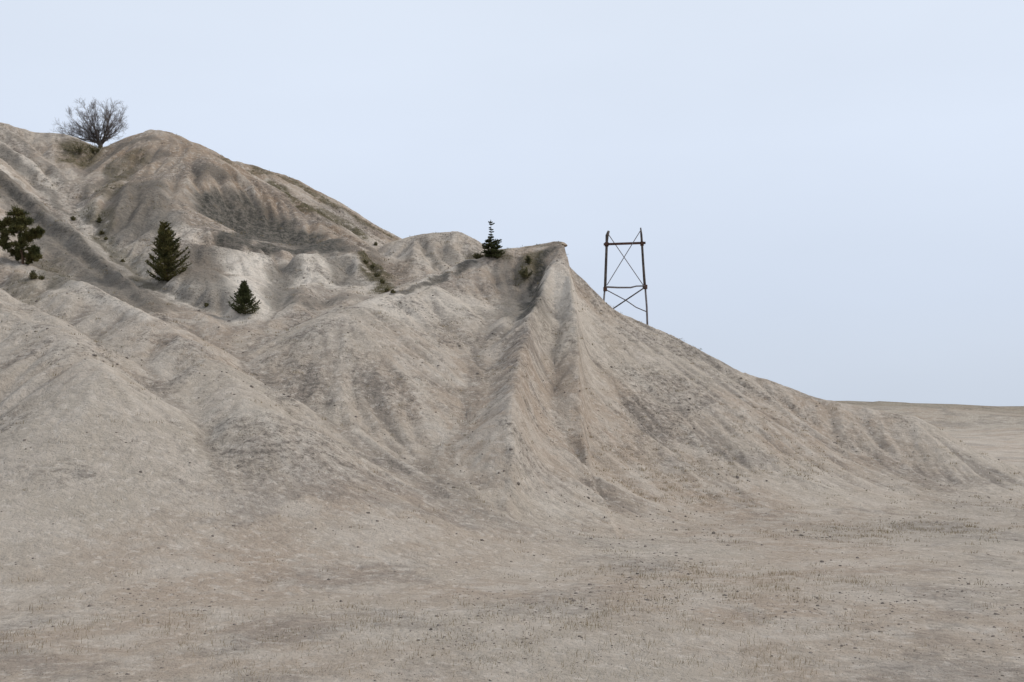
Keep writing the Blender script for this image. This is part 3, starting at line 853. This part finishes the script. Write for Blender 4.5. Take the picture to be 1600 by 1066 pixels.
# ------------------------------------------------------------------ uncountable small stuff: grass and loose stones
def joined(name, V_, F_, mat, label, cat):
    me = bpy.data.meshes.new(name)
    V_ = np.concatenate(V_); 
    me.vertices.add(len(V_)); me.vertices.foreach_set('co', V_.astype(np.float32).ravel())
    F_ = np.concatenate(F_); nf, w = F_.shape
    me.loops.add(nf * w); me.loops.foreach_set('vertex_index', F_.astype(np.int32).ravel())
    me.polygons.add(nf); me.polygons.foreach_set('loop_start', np.arange(0, nf * w, w, dtype=np.int32))
    me.update(calc_edges=True); me.materials.append(mat)
    o = bpy.data.objects.new(name, me); COL.objects.link(o)
    return tag(o, label, cat, None, 'stuff')
def grass(name, pts, mat, label, hgt, seed, nb=14, spread=.10):
    rs = np.random.RandomState(seed); n = len(pts)
    B = n * nb
    p = np.repeat(pts, nb, 0) + np.c_[rs.normal(0, spread, B), rs.normal(0, spread, B), np.zeros(B) - .02]
    a = rs.uniform(0, 6.283, B); tl = rs.uniform(.1, 1.1, B); hh = hgt * rs.uniform(.5, 1.2, B) * np.repeat(rs.uniform(.6, 1.2, n), nb)
    tip = p + np.c_[np.cos(a) * tl * hh, np.sin(a) * tl * hh, hh]
    sd_ = np.c_[-np.sin(a), np.cos(a), np.zeros(B)] * .008
    dist = np.hypot(p[:, 0], p[:, 1])[:, None] / 40
    sd_ = sd_ * np.clip(dist, .5, 2.2)
    V_ = np.stack([p - sd_, p + sd_, tip], 1).reshape(-1, 3)
    return joined(name, [V_], [np.arange(B * 3).reshape(-1, 3)], mat, label, 'grass')
rs = np.random.RandomState(9)
def scatter(n, x0, x1, y0, y1, keep):
    x = rs.uniform(x0, x1, n); y = rs.uniform(y0, y1, n)
    w = keep(x, y); m = rs.rand(n) < w
    x, y = x[m], y[m]
    return np.c_[x, y, terrain(x, y)[0]]
def near_grid(A, x, y):
    ix = np.clip(np.searchsorted(gx, x), 0, NX - 1); iy = np.clip(np.searchsorted(gy, y), 0, NY - 1)
    return A[iy, ix]
mossy = scatter(260000, -58, 46, 42, 122, lambda x, y: near_grid(A_moss, x, y) * .22 + .0035)
grass('grass', mossy, GREENGRASS, 'short olive grass growing along the gullies and mossy ridge', .14, 1, 10, .14)
drygr = scatter(140000, -45, 60, 18, 90, lambda x, y: .01 + .16 * sstep(.1, .5, fbm(x * .12, y * .12, 3, 91)) * sstep(6, 1.5, terrain(x, y)[0]))
grass('grass', drygr, DRY, 'sparse dry grass tufts on the quarry floor and lower slopes', .15, 2, 16, .20)

ico_v = []; t_ = (1 + 5 ** .5) / 2
for a_, b_ in ((1, t_), (-1, t_), (1, -t_), (-1, -t_)): ico_v += [(a_, b_, 0), (0, a_, b_), (b_, 0, a_)]
ico_v = np.array(ico_v) / np.hypot(1, t_)
import itertools
ico_f = [f for f in itertools.combinations(range(12), 3) if all(abs(np.linalg.norm(ico_v[f[i]] - ico_v[f[(i + 1) % 3]]) - 1.0515) < .01 for i in range(3))]
ico_f = np.array([f if np.dot(np.cross(ico_v[f[1]] - ico_v[f[0]], ico_v[f[2]] - ico_v[f[0]]), ico_v[f[0]]) > 0 else (f[0], f[2], f[1]) for f in ico_f])
def stones(pts, size, seed, label):
    rs2 = np.random.RandomState(seed); n = len(pts)
    s_ = size(pts, rs2)
    sc = rs2.uniform(.6, 1.3, (n, 1, 3)) * np.array([1, 1, .65]) * s_[:, None, None]
    j = ico_v[None] * (1 + rs2.uniform(-.25, .25, (n, 12, 1)))
    an = rs2.uniform(0, 6.283, n); ca, sa = np.cos(an)[:, None], np.sin(an)[:, None]
    v_ = j * sc
    v_ = np.stack([v_[..., 0] * ca - v_[..., 1] * sa, v_[..., 0] * sa + v_[..., 1] * ca, v_[..., 2]], -1) + pts[:, None, :]
    F_ = (ico_f[None] + (np.arange(n) * 12)[:, None, None]).reshape(-1, 3)
    return joined('pebbles', [v_.reshape(-1, 3)], [F_], STONE, label, 'pebbles')
hillst = scatter(16000, -58, 40, 44, 112, lambda x, y: .10 + .5 * sstep(.1, .5, fbm(x * .3, y * .3, 3, 95)))
stones(hillst, lambda p, r: r.uniform(.03, .055, len(p)) * (1 + 1.5 * (r.rand(len(p)) ** 8)), 1, 'loose small stones strewn over the spoil slopes')
floorst = scatter(70000, -34, 40, 17, 50, lambda x, y: (.06 + .6 * sstep(.0, .5, fbm(x * .22, y * .22, 3, 97))) * sstep(52, 20, y))
stones(floorst, lambda p, r: p[:, 1] / 40 * r.uniform(.010, .034, len(p)) * (1 + 2.0 * (r.rand(len(p)) ** 6)), 2, 'loose pebbles on the quarry floor in the foreground')
